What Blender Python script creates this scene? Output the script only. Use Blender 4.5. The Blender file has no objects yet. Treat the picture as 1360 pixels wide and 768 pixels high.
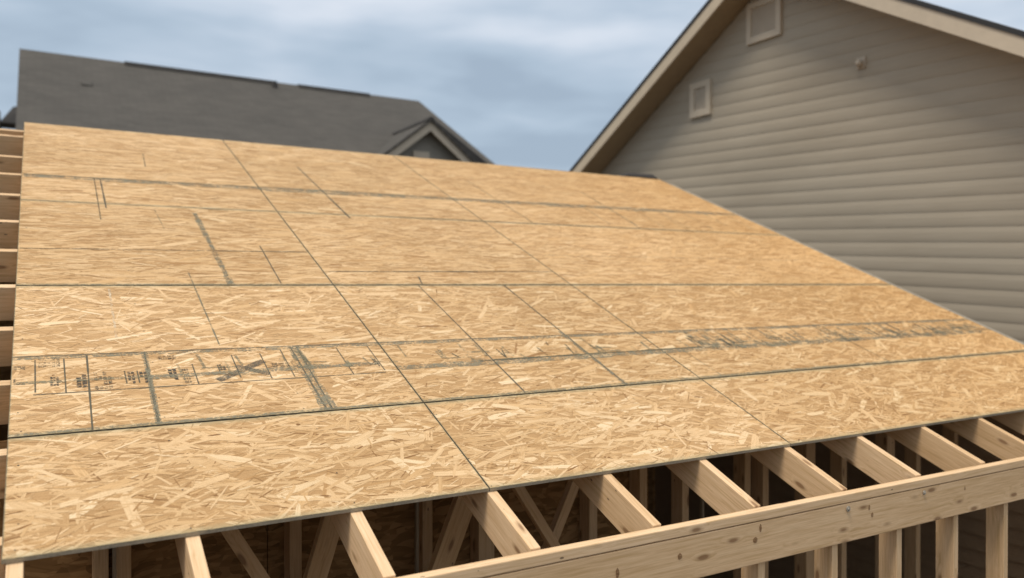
import bpy, bmesh, math, random
import numpy as np
from mathutils import Matrix, Vector
rad = math.radians
random.seed(7)
rng = np.random.default_rng(11)
scene = bpy.context.scene
COL = scene.collection
TH = rad(22.796)
CT, ST = math.cos(TH), math.sin(TH)

# ------------------------------------------------------------------ helpers
def tag(o, label=None, cat=None, group=None, kind=None):
    if label:
        o['label'] = label
        if not kind: o['kind'] = 'thing'
    if cat: o['category'] = cat
    if group: o['group'] = group
    if kind: o['kind'] = kind
    return o

def empty(name, loc=(0, 0, 0)):
    o = bpy.data.objects.new(name, None)
    o.empty_display_size = .1
    COL.objects.link(o)
    o.location = loc
    return o

def mesh_obj(name, verts, faces, mats, parent=None, fmat=None, smooth=False):
    me = bpy.data.meshes.new(name)
    me.from_pydata([tuple(v) for v in verts], [], [tuple(f) for f in faces])
    for m in (mats if isinstance(mats, (list, tuple)) else [mats]):
        me.materials.append(m)
    if fmat is not None:
        me.polygons.foreach_set('material_index', np.array(fmat, dtype=np.int32))
    if smooth:
        me.polygons.foreach_set('use_smooth', np.ones(len(faces), dtype=bool))
    me.update()
    o = bpy.data.objects.new(name, me)
    COL.objects.link(o)
    if parent: o.parent = parent
    return o

def bm_obj(name, bm, mat, parent=None):
    me = bpy.data.meshes.new(name)
    bmesh.ops.recalc_face_normals(bm, faces=bm.faces)
    bm.to_mesh(me); bm.free()
    for m in (mat if isinstance(mat, (list, tuple)) else [mat]):
        me.materials.append(m)
    o = bpy.data.objects.new(name, me)
    COL.objects.link(o)
    if parent: o.parent = parent
    return o

def add_hex(bm, p8):
    """box from 8 corners: bottom ring 0-3, top ring 4-7"""
    v = [bm.verts.new(p) for p in p8]
    for f in ((0, 3, 2, 1), (4, 5, 6, 7), (0, 1, 5, 4), (1, 2, 6, 5), (2, 3, 7, 6), (3, 0, 4, 7)):
        bm.faces.new([v[i] for i in f])

def add_box(bm, x0, x1, y0, y1, z0, z1):
    add_hex(bm, [(x0, y0, z0), (x1, y0, z0), (x1, y1, z0), (x0, y1, z0),
                 (x0, y0, z1), (x1, y0, z1), (x1, y1, z1), (x0, y1, z1)])

def bevel(bm, w=.003, seg=2):
    bmesh.ops.bevel(bm, geom=list(bm.edges), offset=w, segments=seg, affect='EDGES', profile=.6)

def frame(origin, x, z):
    x = Vector(x).normalized(); z = Vector(z)
    z = (z - x * z.dot(x)).normalized()
    y = z.cross(x)
    m = Matrix((x, y, z)).transposed().to_4x4()
    m.translation = Vector(origin)
    return m

def board_mesh(L, w, h, plumb=0., bev=.003, warp=0.):
    """length on local +x, width centred on y, top face at z=0; plumb shears the lower end"""
    bm = bmesh.new()
    e = -h * plumb
    add_hex(bm, [(e, -w/2, -h), (L, -w/2, -h), (L, w/2, -h), (e, w/2, -h),
                 (0, -w/2, 0), (L, -w/2, 0), (L, w/2, 0), (0, w/2, 0)])
    bevel(bm, bev)
    return bm

def rp(x, v, off=0.):
    """point on the roof plane: x along the eave, v up the slope, off along the normal"""
    return Vector((x, v*CT - off*ST, v*ST + off*CT))

# ------------------------------------------------------------------ node helpers
def new_mat(name):
    m = bpy.data.materials.new(name)
    m.use_nodes = True
    nt = m.node_tree
    nt.nodes.clear()
    return m, nt

class NT:
    def __init__(s, nt): s.nt = nt
    def n(s, t, **kw):
        nd = s.nt.nodes.new(t)
        for k, v in kw.items():
            if k == 'inp':
                for kk, vv in v.items():
                    if isinstance(vv, bpy.types.NodeSocket): s.nt.links.new(vv, nd.inputs[kk])
                    else: nd.inputs[kk].default_value = vv
            else: setattr(nd, k, v)
        return nd
    def link(s, a, b): s.nt.links.new(a, b)
    def math(s, op, a, b=0., c=None, clamp=False):
        nd = s.n('ShaderNodeMath', operation=op, use_clamp=clamp)
        for i, q in enumerate((a, b) if c is None else (a, b, c)):
            if isinstance(q, bpy.types.NodeSocket): s.link(q, nd.inputs[i])
            else: nd.inputs[i].default_value = q
        return nd.outputs[0]
    def ramp(s, fac, stops, interp='LINEAR'):
        nd = s.n('ShaderNodeValToRGB')
        nd.color_ramp.interpolation = interp
        el = nd.color_ramp.elements
        while len(el) < len(stops): el.new(.5)
        for e, (p, c) in zip(el, stops):
            e.position = p; e.color = tuple(c) + (1,) if len(c) == 3 else c
        s.link(fac, nd.inputs[0])
        return nd.outputs[0]
    def mix(s, fac, a, b, mode='MIX'):
        nd = s.n('ShaderNodeMix', data_type='RGBA', blend_type=mode)
        for i, q in ((0, fac), (6, a), (7, b)):
            if isinstance(q, bpy.types.NodeSocket): s.link(q, nd.inputs[i])
            else: nd.inputs[i].default_value = (tuple(q) + (1,)) if isinstance(q, tuple) and len(q) == 3 else q
        return nd.outputs[2]
    def noise(s, vec, scale, detail=3., rough=.55, dist=0.):
        nd = s.n('ShaderNodeTexNoise', inp={'Scale': scale, 'Detail': detail, 'Roughness': rough, 'Distortion': dist})
        if vec is not None: s.link(vec, nd.inputs['Vector'])
        return nd
    def mapping(s, vec, scale=(1, 1, 1), loc=(0, 0, 0), rot=(0, 0, 0)):
        nd = s.n('ShaderNodeMapping', inp={'Scale': scale, 'Location': loc, 'Rotation': rot})
        s.link(vec, nd.inputs['Vector'])
        return nd.outputs[0]
    def principled(s, col, rough=.7, height=None, bstr=.3, bdist=.01, metallic=0., spec=.3):
        p = s.n('ShaderNodeBsdfPrincipled')
        if isinstance(col, bpy.types.NodeSocket): s.link(col, p.inputs['Base Color'])
        else: p.inputs['Base Color'].default_value = tuple(col) + (1,)
        if isinstance(rough, bpy.types.NodeSocket): s.link(rough, p.inputs['Roughness'])
        else: p.inputs['Roughness'].default_value = rough
        p.inputs['Metallic'].default_value = metallic
        p.inputs['Specular IOR Level'].default_value = spec
        if height is not None:
            b = s.n('ShaderNodeBump', inp={'Strength': bstr, 'Distance': bdist})
            s.link(height, b.inputs['Height']); s.link(b.outputs[0], p.inputs['Normal'])
        return p.outputs[0]
    def out(s, sh):
        o = s.n('ShaderNodeOutputMaterial'); s.link(sh, o.inputs[0])

# ------------------------------------------------------------------ materials
def mat_osb():
    m, nt = new_mat('osb_strands'); N = NT(nt)
    tint = N.n('ShaderNodeAttribute', attribute_name='tint').outputs['Fac']
    warm = N.n('ShaderNodeAttribute', attribute_name='warm').outputs['Fac']
    uv = N.n('ShaderNodeUVMap', uv_map='grain').outputs[0]
    lo = N.n('ShaderNodeUVMap', uv_map='low').outputs[0]
    hi = N.n('ShaderNodeUVMap', uv_map='high').outputs[0]
    base = N.ramp(tint, [(0., (.25, .125, .047)), (.22, (.45, .265, .118)), (.5, (.64, .418, .212)),
                         (.78, (.75, .525, .298)), (1., (.82, .625, .392))])
    base = N.mix(N.math('MULTIPLY', warm, .34), base, (.64, .375, .15))
    g = N.noise(N.mapping(uv, (9, 210, 1)), 1., 3, .6).outputs[0]
    base = N.mix(1., base, N.ramp(g, [(.25, (.80, .77, .72)), (.55, (1, 1, 1)), (.8, (1.06, 1.06, 1.05))]), 'MULTIPLY')
    pos = N.n('ShaderNodeNewGeometry').outputs['Position']
    sp = N.noise(pos, 420., 2, .6).outputs[0]
    base = N.mix(1., base, N.ramp(sp, [(.30, (.70, .64, .56)), (.46, (1, 1, 1)), (1., (1.04, 1.03, 1.0))]), 'MULTIPLY')
    big = N.noise(N.mapping(pos, (.5, .9, 1)), 1.1, 3, .5).outputs[0]
    base = N.mix(1., base, N.ramp(big, [(.3, (.90, .88, .84)), (.7, (1.05, 1.05, 1.06))]), 'MULTIPLY')
    # honey tone toward the far end of the deck
    rnd = N.n('ShaderNodeObjectInfo').outputs['Random']
    base = N.mix(1., base, N.ramp(rnd, [(0., (.95, .94, .91)), (1., (1.05, 1.05, 1.05))]), 'MULTIPLY')
    sx = N.n('ShaderNodeSeparateXYZ', inp={0: pos}).outputs[0]
    honey_far = N.math('MULTIPLY', N.math('SUBTRACT', sx, 2.6), .26, clamp=True)
    base = N.mix(honey_far, base, N.mix(1., base, (.99, .91, .78), 'MULTIPLY'))
    # grey-green edge sealer at the sheet edges
    a = N.n('ShaderNodeSeparateXYZ', inp={0: lo}); b = N.n('ShaderNodeSeparateXYZ', inp={0: hi})
    ey = N.math('MINIMUM', a.outputs[1], b.outputs[1])
    ex = N.math('MINIMUM', a.outputs[0], b.outputs[0])
    e = N.math('MINIMUM', ey, N.math('MULTIPLY', ex, 4.5))
    wob = N.noise(pos, 60., 3, .6).outputs[0]
    e2 = N.math('ADD', e, N.math('MULTIPLY', N.math('SUBTRACT', wob, .5), .022))
    halo = N.ramp(N.math('DIVIDE', e2, .030, clamp=True), [(0., (1, 1, 1)), (.5, (.5, .5, .5)), (1., (0, 0, 0))])
    base = N.mix(N.math('MULTIPLY', halo, .58), base, (.36, .325, .19))
    ec = N.math('ADD', N.math('MINIMUM', ey, N.math('MULTIPLY', ex, 1.25)), N.math('MULTIPLY', N.math('SUBTRACT', wob, .5), .004))
    core = N.ramp(N.math('DIVIDE', ec, .0048, clamp=True), [(.35, (1, 1, 1)), (1., (0, 0, 0))])  # dark line painted along the edges so the seam gaps look dark
    base = N.mix(N.math('MULTIPLY', core, .72), base, (.085, .072, .045))
    h = N.math('ADD', N.math('MULTIPLY', g, .6), N.math('MULTIPLY', sp, .7))
    N.out(N.principled(base, .78, h, .35, .0015, spec=.22))
    return m

def mat_lumber(name, tone=1., sat=1.):
    m, nt = new_mat(name); N = NT(nt)
    tc = N.n('ShaderNodeTexCoord').outputs['Object']
    rnd = N.n('ShaderNodeObjectInfo').outputs['Random']
    off = N.n('ShaderNodeCombineXYZ', inp={0: N.math('MULTIPLY', rnd, 37.), 1: N.math('MULTIPLY', rnd, 3.1), 2: N.math('MULTIPLY', rnd, 5.7)})
    v = N.n('ShaderNodeVectorMath', operation='ADD', inp={0: tc, 1: off.outputs[0]}).outputs[0]
    # knots
    kv = N.mapping(v, (3.6, 11., 11.))
    vor = N.n('ShaderNodeTexVoronoi', inp={'Scale': 1.7, 'Randomness': 1.}); N.link(kv, vor.inputs['Vector'])
    kd = vor.outputs['Distance']
    keep = N.math('GREATER_THAN', N.n('ShaderNodeSeparateColor', inp={0: vor.outputs['Color']}).outputs[0], .55)
    kmask = N.math('MULTIPLY', N.ramp(kd, [(.13, (1, 1, 1)), (.19, (.40, .40, .40)), (.28, (0, 0, 0))]), keep)
    kdist = N.math('MULTIPLY', N.ramp(kd, [(.05, (1, 1, 1)), (.55, (0, 0, 0))]), keep)
    # grain, swirling round the knots
    warp = N.noise(N.mapping(v, (1.4, 6, 6)), 1., 2, .5).outputs[0]
    sep = N.n('ShaderNodeSeparateXYZ', inp={0: v})
    gy = N.math('ADD', sep.outputs[1], N.math('ADD', N.math('MULTIPLY', kdist, .018), N.math('MULTIPLY', warp, .035)))
    gz = N.math('ADD', sep.outputs[2], N.math('ADD', N.math('MULTIPLY', kdist, .022), N.math('MULTIPLY', warp, .03)))
    gv = N.n('ShaderNodeCombineXYZ', inp={0: N.math('MULTIPLY', sep.outputs[0], .035), 1: gy, 2: gz}).outputs[0]
    rings = N.noise(gv, 95., 3, .55).outputs[0]
    fine = N.noise(N.mapping(v, (10, 420, 420)), 1., 2, .6).outputs[0]
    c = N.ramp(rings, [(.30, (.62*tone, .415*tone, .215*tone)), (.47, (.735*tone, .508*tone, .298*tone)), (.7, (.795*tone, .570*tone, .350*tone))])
    c = N.mix(1., c, N.ramp(fine, [(.3, (.85, .82, .77)), (.6, (1.03, 1.03, 1.03))]), 'MULTIPLY')
    blot = N.noise(N.mapping(v, (1.1, 9, 9)), 1., 3, .6).outputs[0]
    c = N.mix(1., c, N.ramp(blot, [(.3, (.93, .90, .85)), (.6, (1.03, 1.02, 1.01))]), 'MULTIPLY')
    c = N.mix(1., c, N.ramp(rnd, [(0., (.90, .86, .80)), (.5, (1., .98, .95)), (1., (1.05, 1.05, 1.06))]), 'MULTIPLY')
    c = N.mix(N.math('MULTIPLY', kmask, .85), c, (.25*tone, .13*tone, .058*tone))
    # small dark nail and pitch marks
    v2 = N.n('ShaderNodeTexVoronoi', inp={'Scale': 1., 'Randomness': 1.}); N.link(N.mapping(v, (11., 24., 24.)), v2.inputs['Vector'])
    k2 = N.math('MULTIPLY', N.math('LESS_THAN', v2.outputs['Distance'], .09), N.math('GREATER_THAN', N.n('ShaderNodeSeparateColor', inp={0: v2.outputs['Color']}).outputs[1], .72))
    c = N.mix(N.math('MULTIPLY', k2, .75), c, (.07, .045, .03))
    h = N.math('ADD', N.math('MULTIPLY', rings, .6), N.math('MULTIPLY', fine, .5))
    N.out(N.principled(c, .66, h, .25, .001, spec=.28))
    return m

def mat_osb_wall(name, tone):
    m, nt = new_mat(name); N = NT(nt)
    tc = N.n('ShaderNodeTexCoord').outputs['Object']
    w = N.noise(tc, 2.6, 2).outputs['Color']
    vv = N.mix(.16, tc, w)
    cols = []
    for k, (r, sc) in enumerate((((0, .35, 0), (14, 14, 60)), ((0, -.6, 0), (17, 14, 66)), ((0, 1.3, 0), (13, 14, 52)))):
        vo = N.n('ShaderNodeTexVoronoi', inp={'Scale': 1.}); N.link(N.mapping(vv, sc, (k*3.3, 0, k), r), vo.inputs['Vector'])
        cols.append(N.n('ShaderNodeSeparateColor', inp={0: vo.outputs['Color']}).outputs[k])
    pick = N.math('GREATER_THAN', N.noise(tc, 9., 1).outputs[0], .5)
    f = N.mix(pick, N.mix(.5, cols[0], cols[1]), cols[2])
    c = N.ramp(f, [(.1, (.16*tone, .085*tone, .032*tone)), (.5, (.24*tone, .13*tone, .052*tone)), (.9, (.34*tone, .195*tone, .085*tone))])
    N.out(N.principled(c, .85, spec=.1))
    return m

def mat_plain(name, col, rough=.7, nscale=30., amt=.12, metallic=0., spec=.3, stretch=(1, 1, 1), bump=.2):
    m, nt = new_mat(name); N = NT(nt)
    tc = N.n('ShaderNodeTexCoord').outputs['Object']
    a = N.noise(N.mapping(tc, stretch), nscale, 4, .6).outputs[0]
    b = N.noise(tc, nscale*.07, 3, .55).outputs[0]
    f = N.math('ADD', N.math('MULTIPLY', a, .5), N.math('MULTIPLY', b, .5))
    lo = tuple(x*(1-amt*1.6) for x in col); hi = tuple(min(1, x*(1+amt*1.2)) for x in col)
    N.out(N.principled(N.ramp(f, [(.3, lo), (.5, col), (.7, hi)]), rough, a, bump, .003, metallic, spec))
    return m

def mat_siding():
    m, nt = new_mat('taupe_lap_siding'); N = NT(nt)
    tc = N.n('ShaderNodeTexCoord').outputs['Object']
    g = N.noise(N.mapping(tc, (6, 1.2, 45)), 1.5, 4, .6).outputs[0]
    b = N.noise(N.mapping(tc, (1, .35, 1.2)), .9, 4, .6).outputs[0]
    c = N.ramp(b, [(.3, (.37, .308, .228)), (.5, (.41, .345, .259)), (.7, (.435, .370, .281))])
    c = N.mix(1., c, N.ramp(g, [(.3, (.93, .925, .91)), (.7, (1.03, 1.03, 1.03))]), 'MULTIPLY')
    N.out(N.principled(c, .62, g, .2, .003, spec=.25))
    return m

def mat_shingle(name='grey_asphalt_shingles', col=(.092, .084, .074)):
    m, nt = new_mat(name); N = NT(nt)
    tc = N.n('ShaderNodeTexCoord').outputs['Object']
    br = N.n('ShaderNodeTexBrick', inp={'Scale': 1., 'Mortar Size': .006, 'Brick Width': .33, 'Row Height': .14, 'Mortar Smooth': .3,
             'Color1': tuple(x*.92 for x in col)+(1,), 'Color2': tuple(x*1.08 for x in col)+(1,), 'Mortar': tuple(x*.75 for x in col)+(1,)})
    N.link(N.mapping(tc, (1, 1.25, 1)), br.inputs['Vector'])
    gr = N.noise(tc, 160., 2, .7).outputs[0]
    bl = N.noise(tc, .8, 4, .6).outputs[0]
    c = N.mix(1., br.outputs[0], N.ramp(gr, [(.3, (.75, .75, .75)), (.7, (1.25, 1.25, 1.22))]), 'MULTIPLY')
    c = N.mix(1., c, N.ramp(bl, [(.3, (.9, .9, .9)), (.7, (1.08, 1.07, 1.06))]), 'MULTIPLY')
    N.out(N.principled(c, .9, br.outputs['Fac'], -.4, .01, spec=.15))
    return m

def mat_mark(name, col, density, scale=190., soft=.06):
    m, nt = new_mat(name); N = NT(nt)
    pos = N.n('ShaderNodeNewGeometry').outputs['Position']
    a = N.noise(N.mapping(pos, (.6, 1, 1)), scale, 3, .7).outputs[0]
    b = N.noise(pos, 14., 3, .6).outputs[0]
    f = N.math('ADD', N.math('MULTIPLY', a, .65), N.math('MULTIPLY', b, .35))
    t = 1 - density
    mask = N.ramp(f, [(max(0, .30+.40*t-soft), (0, 0, 0)), (min(1, .30+.40*t+soft), (1, 1, 1))])
    d = N.principled(col, .85, spec=.1)
    tr = N.n('ShaderNodeBsdfTransparent').outputs[0]
    mx = N.n('ShaderNodeMixShader', inp={0: N.math('MULTIPLY', mask, .88)})
    N.link(tr, mx.inputs[1]); N.link(d, mx.inputs[2])
    N.out(mx.outputs[0])
    return m

M_OSB = mat_osb()
M_OSB_EDGE = mat_plain('sealed_panel_edge', (.40, .35, .26), .85, 120., .25)
M_GAP = mat_plain('dark_panel_edge', (.07, .06, .042), .9, 120., .2)  # gap sides coloured dark so seams look shaded; nail heads share it
M_LUM = mat_lumber('pine_lumber')
M_LUM_IN = mat_lumber('shade_toned_pine_lumber', .68)  # darker copy of the pine, interior shade painted into its tone
M_OSBW = mat_osb_wall('interior_osb', .92)  # board colours darkened to carry the shade of the interior
M_SID = mat_siding()
M_TRIM = mat_plain('beige_trim_paint', (.56, .455, .325), .55, 8., .06)
M_TRIML = mat_plain('pale_trim_paint', (.56, .465, .345), .55, 8., .06)
M_SOF = mat_plain('tan_soffit', (.36, .265, .165), .7, 8., .08)
M_LOUV = mat_plain('louvre_grey', (.52, .435, .33), .6, 8., .06)
M_SHIN = mat_shingle()
M_SHIN_D = mat_plain('dark_ridge_shingle', (.060, .055, .050), .9, 60., .2)
M_DRIP = mat_plain('dark_drip_edge', (.035, .033, .031), .5, 20., .1)
M_SIDED = mat_plain('shadow_brown_lap_siding', (.34, .225, .13), .75, 12., .15, stretch=(1, 1, 12))  # dark brown stands in for shadow on the siding
M_WALLF = mat_plain('grey_wall_cladding', (.30, .27, .22), .7, 6., .08)
M_GLASS = mat_plain('window_glass', (.05, .06, .07), .08, 2., .05, spec=.6, bump=0.)
M_METAL = mat_plain('galvanised_steel', (.36, .32, .26), .5, 60., .12, metallic=.15)
M_SLAB = mat_plain('dim_concrete', (.12, .085, .05), .9, 14., .2)  # floor coloured dark to keep the interior dim
M_SOIL = mat_plain('bare_soil', (.10, .08, .055), .95, 3., .3)
M_HALO = mat_plain('taupe_halo_strip', (.30, .26, .20), .7, 8., .06)
M_WHITE = mat_plain('pale_light_slit', (.24, .19, .13), .6, 20., .1)
M_STRIP = mat_plain('near_black_strip', (.045, .04, .036), .9, 40., .2)
M_CH_D = mat_mark('dark_chalk', (.13, .115, .08), .74)
M_CH_T = mat_mark('thin_chalk', (.13, .115, .075), .60)
M_CH_S = mat_mark('smudged_chalk', (.26, .23, .155), .49, 150.)
M_CH_F = mat_mark('faint_chalk', (.26, .225, .14), .46, 230.)
M_INK = mat_mark('blurred_ink', (.085, .078, .064), .62, 220., .07)
M_INKF = mat_mark('faint_ink', (.12, .105, .075), .46, 240.)
M_PALE = mat_mark('pale_scratch', (.74, .60, .41), .42)
M_INKS = mat_mark('soft_ink', (.12, .11, .088), .54, 260., .10)
MARK = dict(inks=M_INKS, dark=M_CH_D, thin=M_CH_T, smudge=M_CH_S, faint=M_CH_F, ink=M_INK, inkf=M_INKF, pale=M_PALE)

# ------------------------------------------------------------------ roof sheets of strand board
def clip_poly(poly, conv):
    """Sutherland-Hodgman against a counter-clockwise convex outline"""
    out = poly
    for i in range(len(conv)):
        ax, ay = conv[i]; bx, by = conv[(i+1) % len(conv)]
        src, out = out, []
        if not src: return []
        def side(p): return (bx-ax)*(p[1]-ay) - (by-ay)*(p[0]-ax)
        for j in range(len(src)):
            p, q = src[j], src[(j+1) % len(src)]
            sp_, sq = side(p), side(q)
            if sp_ >= 0: out.append(p)
            if (sp_ > 0 and sq < 0) or (sp_ < 0 and sq > 0):
                t = sp_/(sp_-sq)
                out.append((p[0]+(q[0]-p[0])*t, p[1]+(q[1]-p[1])*t))
    return out

TPAN = .012
raf_x = [.030, .472, .972, 1.480, 1.997, 2.508, 3.035, 3.56, 4.09, 4.63, 5.15, 5.67, 6.19]
def panel(x0, x1, v0a, v0b, v1, density, label, size=1., calm=1.):
    """one OSB sheet; its strands are real overlapping slivers in the same mesh"""
    W = x1-x0
    conv = [(0, 0), (W, v0b-v0a), (W, v1-v0a), (0, v1-v0a)]
    H = v1-v0a
    verts, faces, fm, tint, warm, uvs = [], [], [], [], [], []
    def face(idx, mat, t, wv, uvl):
        faces.append(idx); fm.append(mat); tint.append(t); warm.append(wv); uvs.extend(uvl)
    for (x, y) in conv: verts.append((x, y, 0))
    for (x, y) in conv: verts.append((x, y, -TPAN))
    face((0, 1, 2, 3), 0, .30, .2, [(p[0]*.2, p[1]) for p in conv])
    face((7, 6, 5, 4), 1, .3, 0, [(0, 0)]*4)
    for i in range(4):
        j = (i+1) % 4
        face((i+4, j+4, j, i), 1 if (i == 0 and v0a < .1) else 2, .3, 0, [(0, 0)]*4)
    A = W*H
    kinds = (('fines', int(A*density*1150)), ('strand', int(A*density*760)), ('big', int(A*density*70)), ('speck', int(A*16)))
    for rx in raf_x:
        if not (x0+.01 < rx < x1-.01): continue
        vv_ = v0a+.03
        while vv_ < v1-.01:
            r = rng.uniform(.0024, .0034); nx, ny = rx-x0+rng.uniform(-.007, .007), vv_-v0a+rng.uniform(-.02, .02)
            if ny > .02 + (v0b-v0a):
                b0 = len(verts)
                verts.extend([(nx+r*math.cos(a*1.0472), ny+r*math.sin(a*1.0472), .00105) for a in range(6)])
                face(tuple(range(b0, b0+6)), 2, .05, 0, [(0, 0)]*6)
            vv_ += rng.uniform(.13, .17) if vv_-v0a < .1 or v1-vv_ < .2 else rng.uniform(.27, .32)
    order = []
    for k, n in kinds: order += [k]*n
    order = np.array(order); rng.shuffle(order)
    for k in order:
        cx, cy = rng.uniform(-.05, W+.05), rng.uniform(-.05, H+.05)
        if k == 'speck':
            L = rng.uniform(.004, .011); w = L*rng.uniform(.4, .9); ang = rng.uniform(0, 3.14)
            t = rng.uniform(0, .12); z = .00095
            if rng.random() < .4: continue
            if rng.random() < .2: L *= 1.7; w *= 1.7
        elif k == 'fines':
            L = rng.uniform(.02, .085); w = rng.uniform(.002, .008); ang = rng.normal(0, .6)
            t = np.clip(rng.normal(.40, .17), 0, 1); z = rng.uniform(.0001, .0009)
        elif k == 'strand':
            L = rng.uniform(.05, .17); w = rng.uniform(.004, .016)
            ang = rng.normal(0, .42) if rng.random() < .84 else rng.uniform(-1.6, 1.6)
            t = np.clip(rng.normal(.56, .13), 0, 1); z = rng.uniform(.0001, .0009)
        else:
            L = rng.uniform(.10, .23); w = rng.uniform(.016, .036)
            ang = rng.normal(.05, .38) if rng.random() < .80 else rng.uniform(-1.6, 1.6)
            t = np.clip(rng.normal(.70, .12), 0, 1); z = rng.uniform(.0003, .0009)
        if k != 'speck':
            L *= size; w *= size; ang *= calm; t = float(np.clip(.53 + (t-.53)*1.25, 0, 1)) if calm > .8 else float(np.clip(rng.normal(.60, .13), .05, .95))
            if calm < .8 and rng.random() < .20: t = float(rng.uniform(.12, .40)); w *= .6; L *= 1.15
        if rng.random() < (.09 if k == 'fines' else .03) and k != 'speck':
            t = rng.uniform(.06, .28); w *= .7
        wv = rng.random()**2
        bend = rng.normal(0, .10)*w/L*4
        # ragged sliver outline
        s = np.array([-.5, -.44, -.15, .2, .42, .5, .46, .15, -.2, -.45]) + rng.uniform(-.06, .06, 10)
        q = np.array([rng.uniform(-.4, .4), -.45, -.5, -.5, -.42, rng.uniform(-.4, .4), .42, .5, .5, .4]) + rng.uniform(-.11, .11, 10)
        if k in ('fines', 'speck'): s = s[[0, 2, 4, 5, 7, 9]]; q = q[[0, 2, 4, 5, 7, 9]]
        lx = s*L; ly = q*w + bend*(lx/L)**2*L
        ca, sa = math.cos(ang), math.sin(ang)
        px_ = cx + lx*ca - ly*sa; py_ = cy + lx*sa + ly*ca
        poly = list(zip(px_.tolist(), py_.tolist()))
        if px_.min() < .001 or px_.max() > W-.001 or py_.min() < max(.001, 0) + (.08 if v0b < v0a else 0) or py_.max() > H-.001 or v0b < v0a and py_.min() < .1:
            poly = clip_poly(poly, conv)
            if len(poly) < 3: continue
        b0 = len(verts)
        ro = rng.uniform(0, 40)
        uvl = []
        for (x, y) in poly:
            dx, dy = x-cx, y-cy
            verts.append((x, y, z))
            uvl.append((dx*ca+dy*sa + ro, -dx*sa+dy*ca + ro*.37))
        face(tuple(range(b0, b0+len(poly))), 0, float(t), float(wv), uvl)
    o = mesh_obj('roof_panel', verts, faces, [M_OSB, M_OSB_EDGE, M_GAP], fmat=fm)
    me = o.data
    me.attributes.new('tint', 'FLOAT', 'FACE').data.foreach_set('value', np.array(tint, dtype=np.float32))
    me.attributes.new('warm', 'FLOAT', 'FACE').data.foreach_set('value', np.array(warm, dtype=np.float32))
    loops = np.empty(len(me.loops), dtype=np.int32); me.loops.foreach_get('vertex_index', loops)
    va = np.array(verts, dtype=np.float32)[loops]
    me.uv_layers.new(name='grain').data.foreach_set('uv', np.array(uvs, dtype=np.float32).ravel())
    low = np.stack([va[:, 0], va[:, 1] - (v0b-v0a)*va[:, 0]/W], 1)
    high = np.stack([W-va[:, 0], H-va[:, 1]], 1)
    me.uv_layers.new(name='low').data.foreach_set('uv', low.astype(np.float32).ravel())
    me.uv_layers.new(name='high').data.foreach_set('uv', high.astype(np.float32).ravel())
    o.matrix_world = frame(rp(x0, v0a), (1, 0, 0), (0, -ST, CT))
    tag(o, label, 'roof panel', 'strand board sheets of the roof deck')
    o['_conv'] = 0
    del o['_conv']
    return o, conv, (x0, v0a)

XR = 6.485
cols_ = [(.0, 1.4655, 0), (1.4688, 3.0532, 1), (3.0565, XR, 2)]
rows_ = [(0., .5895), (.5965, 1.8550), (1.8615, 3.1285), (3.1305, 5.1136)]
names_c = ['at the left end', 'in the middle', 'at the right end']
names_r = ['narrow board sheet in the lowest row along the eave,',
           'wide board sheet in the second row up,',
           'wide board sheet in the third row up,',
           'deep board sheet in the top row,']
extra = {(1, 0): ' with black ink stamps', (1, 2): ' with smudged grey stamps',
         (2, 0): ' with thick chalk streak', (3, 0): ''}
PANELS = []
for ri, (v0, v1) in enumerate(rows_):
    for (x0, x1, ci) in cols_:
        dens = [1.5, 1.45, 1.3, 1.2][ri]
        va, vb = v0, v0
        if ri == 0: va, vb = -.0097*x0, -.0097*x1
        PANELS.append(panel(x0, x1, va, vb, v1, dens, names_r[ri] + ' ' + names_c[ci] + extra.get((ri, ci), ''), [1., .92, 1.1, 1.2][ri], [1., .85, .5, .42][ri]))

# ------------------------------------------------------------------ chalk lines and ink stamps, parts of the sheets they are on
mark_z = [0]
def mark(name, polys, matkey):
    """polys in roof coordinates; split over the sheets they lie on"""
    mark_z[0] += 1
    z = .0013 + .000012*mark_z[0]
    for (o, conv, (px0, pv0)) in PANELS:
        verts, faces = [], []
        for poly in polys:
            c = clip_poly([(x-px0, v-pv0) for x, v in poly], conv)
            if len(c) < 3: continue
            b = len(verts)
            verts += [(x, y, z) for x, y in c]
            faces.append(tuple(range(b, b+len(c))))
        if faces:
            mk = mesh_obj(name, verts, faces, MARK[matkey], parent=o)
            if name == 'ink_stamp' and len(faces) > 1: mk['kind'] = 'stuff'

def seg(x0, v0, x1, v1, w):
    dx, dy = x1-x0, v1-v0
    L = math.hypot(dx, dy); nx, ny = -dy/L*w/2, dx/L*w/2
    return [(x0-nx, v0-ny), (x1-nx, v1-ny), (x1+nx, v1+ny), (x0+nx, v0+ny)]

def wob(x0, v0, x1, v1, w, n=8, j=.002):
    P = []
    for i in range(n):
        t0, t1 = i/n, (i+1)/n
        P.append((x0+(x1-x0)*t0, v0+(v1-v0)*t0, x0+(x1-x0)*t1, v0+(v1-v0)*t1))
    return [seg(*p, w*random.uniform(.75, 1.25)) for p in P]

L = 'chalk_line'
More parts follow.
